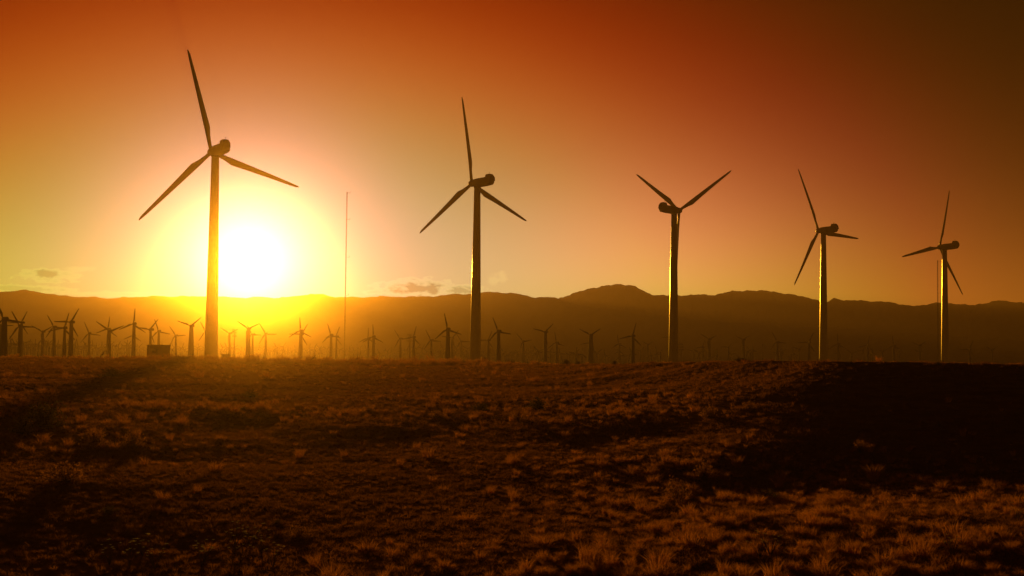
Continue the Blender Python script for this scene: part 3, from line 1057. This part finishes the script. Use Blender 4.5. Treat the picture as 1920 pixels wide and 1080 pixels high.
def scatter(name, pts, rot, scl, src_me, mat_, label):
    src = bpy.data.objects.new(name + '_tuft', src_me)
    if not src_me.materials:
        src_me.materials.append(mat_)
    me = bpy.data.meshes.new(name)
    me.vertices.add(len(pts))
    me.vertices.foreach_set('co', np.asarray(pts, np.float32).ravel())
    at_ = me.attributes.new('rot', 'FLOAT_VECTOR', 'POINT')
    at_.data.foreach_set('vector', np.asarray(rot, np.float32).ravel())
    at_ = me.attributes.new('scl', 'FLOAT_VECTOR', 'POINT')
    at_.data.foreach_set('vector', np.asarray(scl, np.float32).ravel())
    me.update()
    o = mesh_obj(name, me, mat_)
    ng = bpy.data.node_groups.new(name, 'GeometryNodeTree')
    ng.interface.new_socket('Geometry', in_out='INPUT', socket_type='NodeSocketGeometry')
    ng.interface.new_socket('Geometry', in_out='OUTPUT', socket_type='NodeSocketGeometry')
    i_ = ng.nodes.new('NodeGroupInput')
    o_ = ng.nodes.new('NodeGroupOutput')
    ip = ng.nodes.new('GeometryNodeInstanceOnPoints')
    oi = ng.nodes.new('GeometryNodeObjectInfo')
    oi.inputs['Object'].default_value = src
    oi.inputs['As Instance'].default_value = True
    ra = ng.nodes.new('GeometryNodeInputNamedAttribute')
    ra.data_type = 'FLOAT_VECTOR'
    ra.inputs['Name'].default_value = 'rot'
    sa = ng.nodes.new('GeometryNodeInputNamedAttribute')
    sa.data_type = 'FLOAT_VECTOR'
    sa.inputs['Name'].default_value = 'scl'
    e2 = ng.nodes.new('FunctionNodeEulerToRotation')
    ng.links.new(ra.outputs[0], e2.inputs[0])
    ng.links.new(i_.outputs[0], ip.inputs['Points'])
    ng.links.new(oi.outputs['Geometry'], ip.inputs['Instance'])
    ng.links.new(e2.outputs[0], ip.inputs['Rotation'])
    ng.links.new(sa.outputs[0], ip.inputs['Scale'])
    ng.links.new(ip.outputs[0], o_.inputs[0])
    md = o.modifiers.new('scatter', 'NODES')
    md.node_group = ng
    tag(o, label, None, None, 'stuff')
    return o


def patch(x, y, wl, seed):
    r_ = np.random.default_rng(seed)
    z = np.zeros_like(x)
    for k in range(7):
        a = r_.uniform(0, 6.28)
        l_ = wl * r_.uniform(.6, 1.7)
        z += np.sin((np.cos(a) * x + np.sin(a) * y) * 6.283 / l_ + r_.uniform(0, 6.28) + 1.2 * np.sin((x * np.sin(a) - y * np.cos(a)) * 3.7 / l_))
    return z / 7 * 1.9


def sample(n, r0, r1):
    r = np.sqrt(rng.uniform(r0 * r0, r1 * r1, n))
    a = np.radians(rng.uniform(-31, 31, n))
    return r * np.sin(a), r * np.cos(a), r, np.degrees(a)


TUFTS = [tuft_mesh(100 + k, 120, .40, .30, .0045) for k in range(3)] + [tuft_mesh(110 + k, 110, .28, .36, .005) for k in range(2)]
LITTER = [tuft_mesh(120 + k, 22, .11, .16, .005) for k in range(2)]


def grass(name, n, r0, r1, keep, size, label, tufts=None):
    tufts = tufts or TUFTS
    x, y, r, ad = sample(n, r0, r1)
    k = rng.uniform(0, 1, n) < keep(x, y, r, ad)
    x, y, r, ad = x[k], y[k], r[k], ad[k]
    z = terrain(x, y)
    m = len(x)
    which = rng.integers(0, len(tufts), m)
    s = np.clip(rng.lognormal(-.25, .42, m), .3, 1.2 if tufts is LITTER else 2.2) * (size(r, ad) if callable(size) else size)
    for q in range(len(tufts)):
        w = which == q
        if not w.any():
            continue
        pts = np.stack([x[w], y[w], z[w] - .01], 1)
        rot = np.stack([rng.normal(0, .12, w.sum()), rng.normal(0, .12, w.sum()), rng.uniform(0, 6.283, w.sum())], 1)
        sc = np.stack([s[w] * rng.uniform(.9, 1.3, w.sum()), s[w] * rng.uniform(.9, 1.3, w.sum()), s[w] * rng.uniform(.75, 1.25, w.sum())], 1)
        scatter(name, pts, rot, sc, tufts[q], M_LITTER if tufts is LITTER else M_GRASS, label)
    return m


def keep_near(x, y, r, ad):
    p = patch(x, y, 1.7, 5) + .6 * patch(x, y, 4.1, 25)
    q = patch(x, y, 13, 6)
    right = sstep(ad, -4, 7)
    # the thicket lies right of a slanting edge; along the bottom edge it reaches to the left
    thick = right * (1 - .85 * sstep(r, 46, 60)) + (1 - right) * (1 - sstep(r, 26.5, 32)) * (.1 + .9 * sstep(ad, -17, -11))
    return np.clip((.015 + .985 * thick) * (.06 + .94 * sstep(p + .6 * q, -.1, .7)), 0, 1)


def keep_litter(x, y, r, ad):
    p = patch(x, y, 4, 15)
    return np.clip(.4 + .6 * sstep(p, -.3, .6), 0, 1) * (1 - .6 * sstep(ad, 9, 14) * sstep(r, 54, 62))


def keep_mid(x, y, r, ad):
    p = patch(x, y, 7, 8)
    q = patch(x, y, 26, 9)
    band = np.exp(-((r - 84) / 10) ** 2) * (1 - sstep(ad, 6, 12)) * (.45 + .55 * sstep(patch(x, y, 15, 21), -.2, .5))
    left = np.exp(-((r - 60) / 7) ** 2) * (1 - sstep(ad, -14, -10)) * .6
    return np.clip(.012 + .16 * sstep(p + q, .3, 1.1) + .75 * band + .55 * left, 0, 1) * (1 - .8 * sstep(ad, 5, 11))


def keep_far(x, y, r, ad):
    p = patch(x, y, 16, 11)
    crest = sstep(r, 245, 275) * (1 - sstep(np.abs(ad + 8), 4, 9)) + .35 * sstep(r, 258, 285)
    return np.clip(.02 + .14 * sstep(p, .2, 1) + .9 * crest, 0, 1) * (1 - sstep(ad, 5, 9))


grass('dry_grass', 29000, 15, 66, keep_near, .54, 'dry desert grass tufts on the foreground field')
grass('dry_litter', 98000, 15, 70, keep_litter, 1.0, 'short dry ground litter on the foreground soil', LITTER)
grass('dry_grass', 21000, 48, 150, keep_mid, .75, 'dry grass tufts scattered across the middle ground')
grass('dry_litter', 92000, 60, 170, keep_litter, 1.7, 'short dry ground litter on the middle ground soil', LITTER)
grass('dry_litter', 79000, 160, 300, keep_litter, 2.6, 'short dry ground litter on the far field', LITTER)
grass('dry_grass', 34000, 140, 300, keep_far, lambda r, ad: 1.3 + .9 * sstep(r, 240, 280) * (1 - sstep(np.abs(ad + 8), 4, 9)), 'dry grass tufts on the far part of the field up to the skyline')

# pale flecked plants at the bottom edge
PETAL = None
def fleck_mesh(seed):
    r_ = random.Random(seed)
    st, lf = MB(), MB()
    for k in range(11):
        a = r_.uniform(0, 6.28)
        d = Vector((math.cos(a) * r_.uniform(.05, .28), math.sin(a) * r_.uniform(.05, .28), r_.uniform(.28, .55)))
        st.tube([(0, 0, 0), d * .5 + Vector((0, 0, .04)), d], [.006, .005, .003], 4)
        for q in range(5):
            b = 6.283 * q / 5 + a
            u = Vector((math.cos(b), math.sin(b), .35)) * .035
            v = Vector((-math.sin(b), math.cos(b), 0)) * .016
            i0 = len(lf.v)
            lf.v += [tuple(d), tuple(d + u * .6 - v), tuple(d + u * 1.2), tuple(d + u * .6 + v)]
            lf.f.append((i0, i0 + 1, i0 + 2, i0 + 3))
    a_, b_ = st.mesh('stems'), lf.mesh('petals')
    a_.materials.append(M_TWIG)
    b_.materials.append(M_PALE)
    return a_, b_


FL = [fleck_mesh(k) for k in range(3)]
for i, (px, py) in enumerate(((205, 1062), (268, 1045), (243, 1066), (290, 1070), (378, 1062), (440, 1028), (470, 1030), (490, 1040), (452, 1058), (512, 1066), (385, 1058), (1425, 1050), (1445, 1046), (1785, 1046), (1905, 985))):
    p = hit(px, py)
    a_, b_ = FL[i % 3]
    root = empty('flowering_plant', p, random.uniform(0, 6))
    tag(root, 'small pale flecked plant standing among the grass near the bottom edge', 'plant', 'pale flecked plants in the foreground grass')
    mesh_obj('stems', a_, None, root)
    tag(mesh_obj('petals', b_, None, root), kind='stuff')

print('tris', sum(len(o.data.polygons) for o in bpy.data.objects if o.type == 'MESH'))
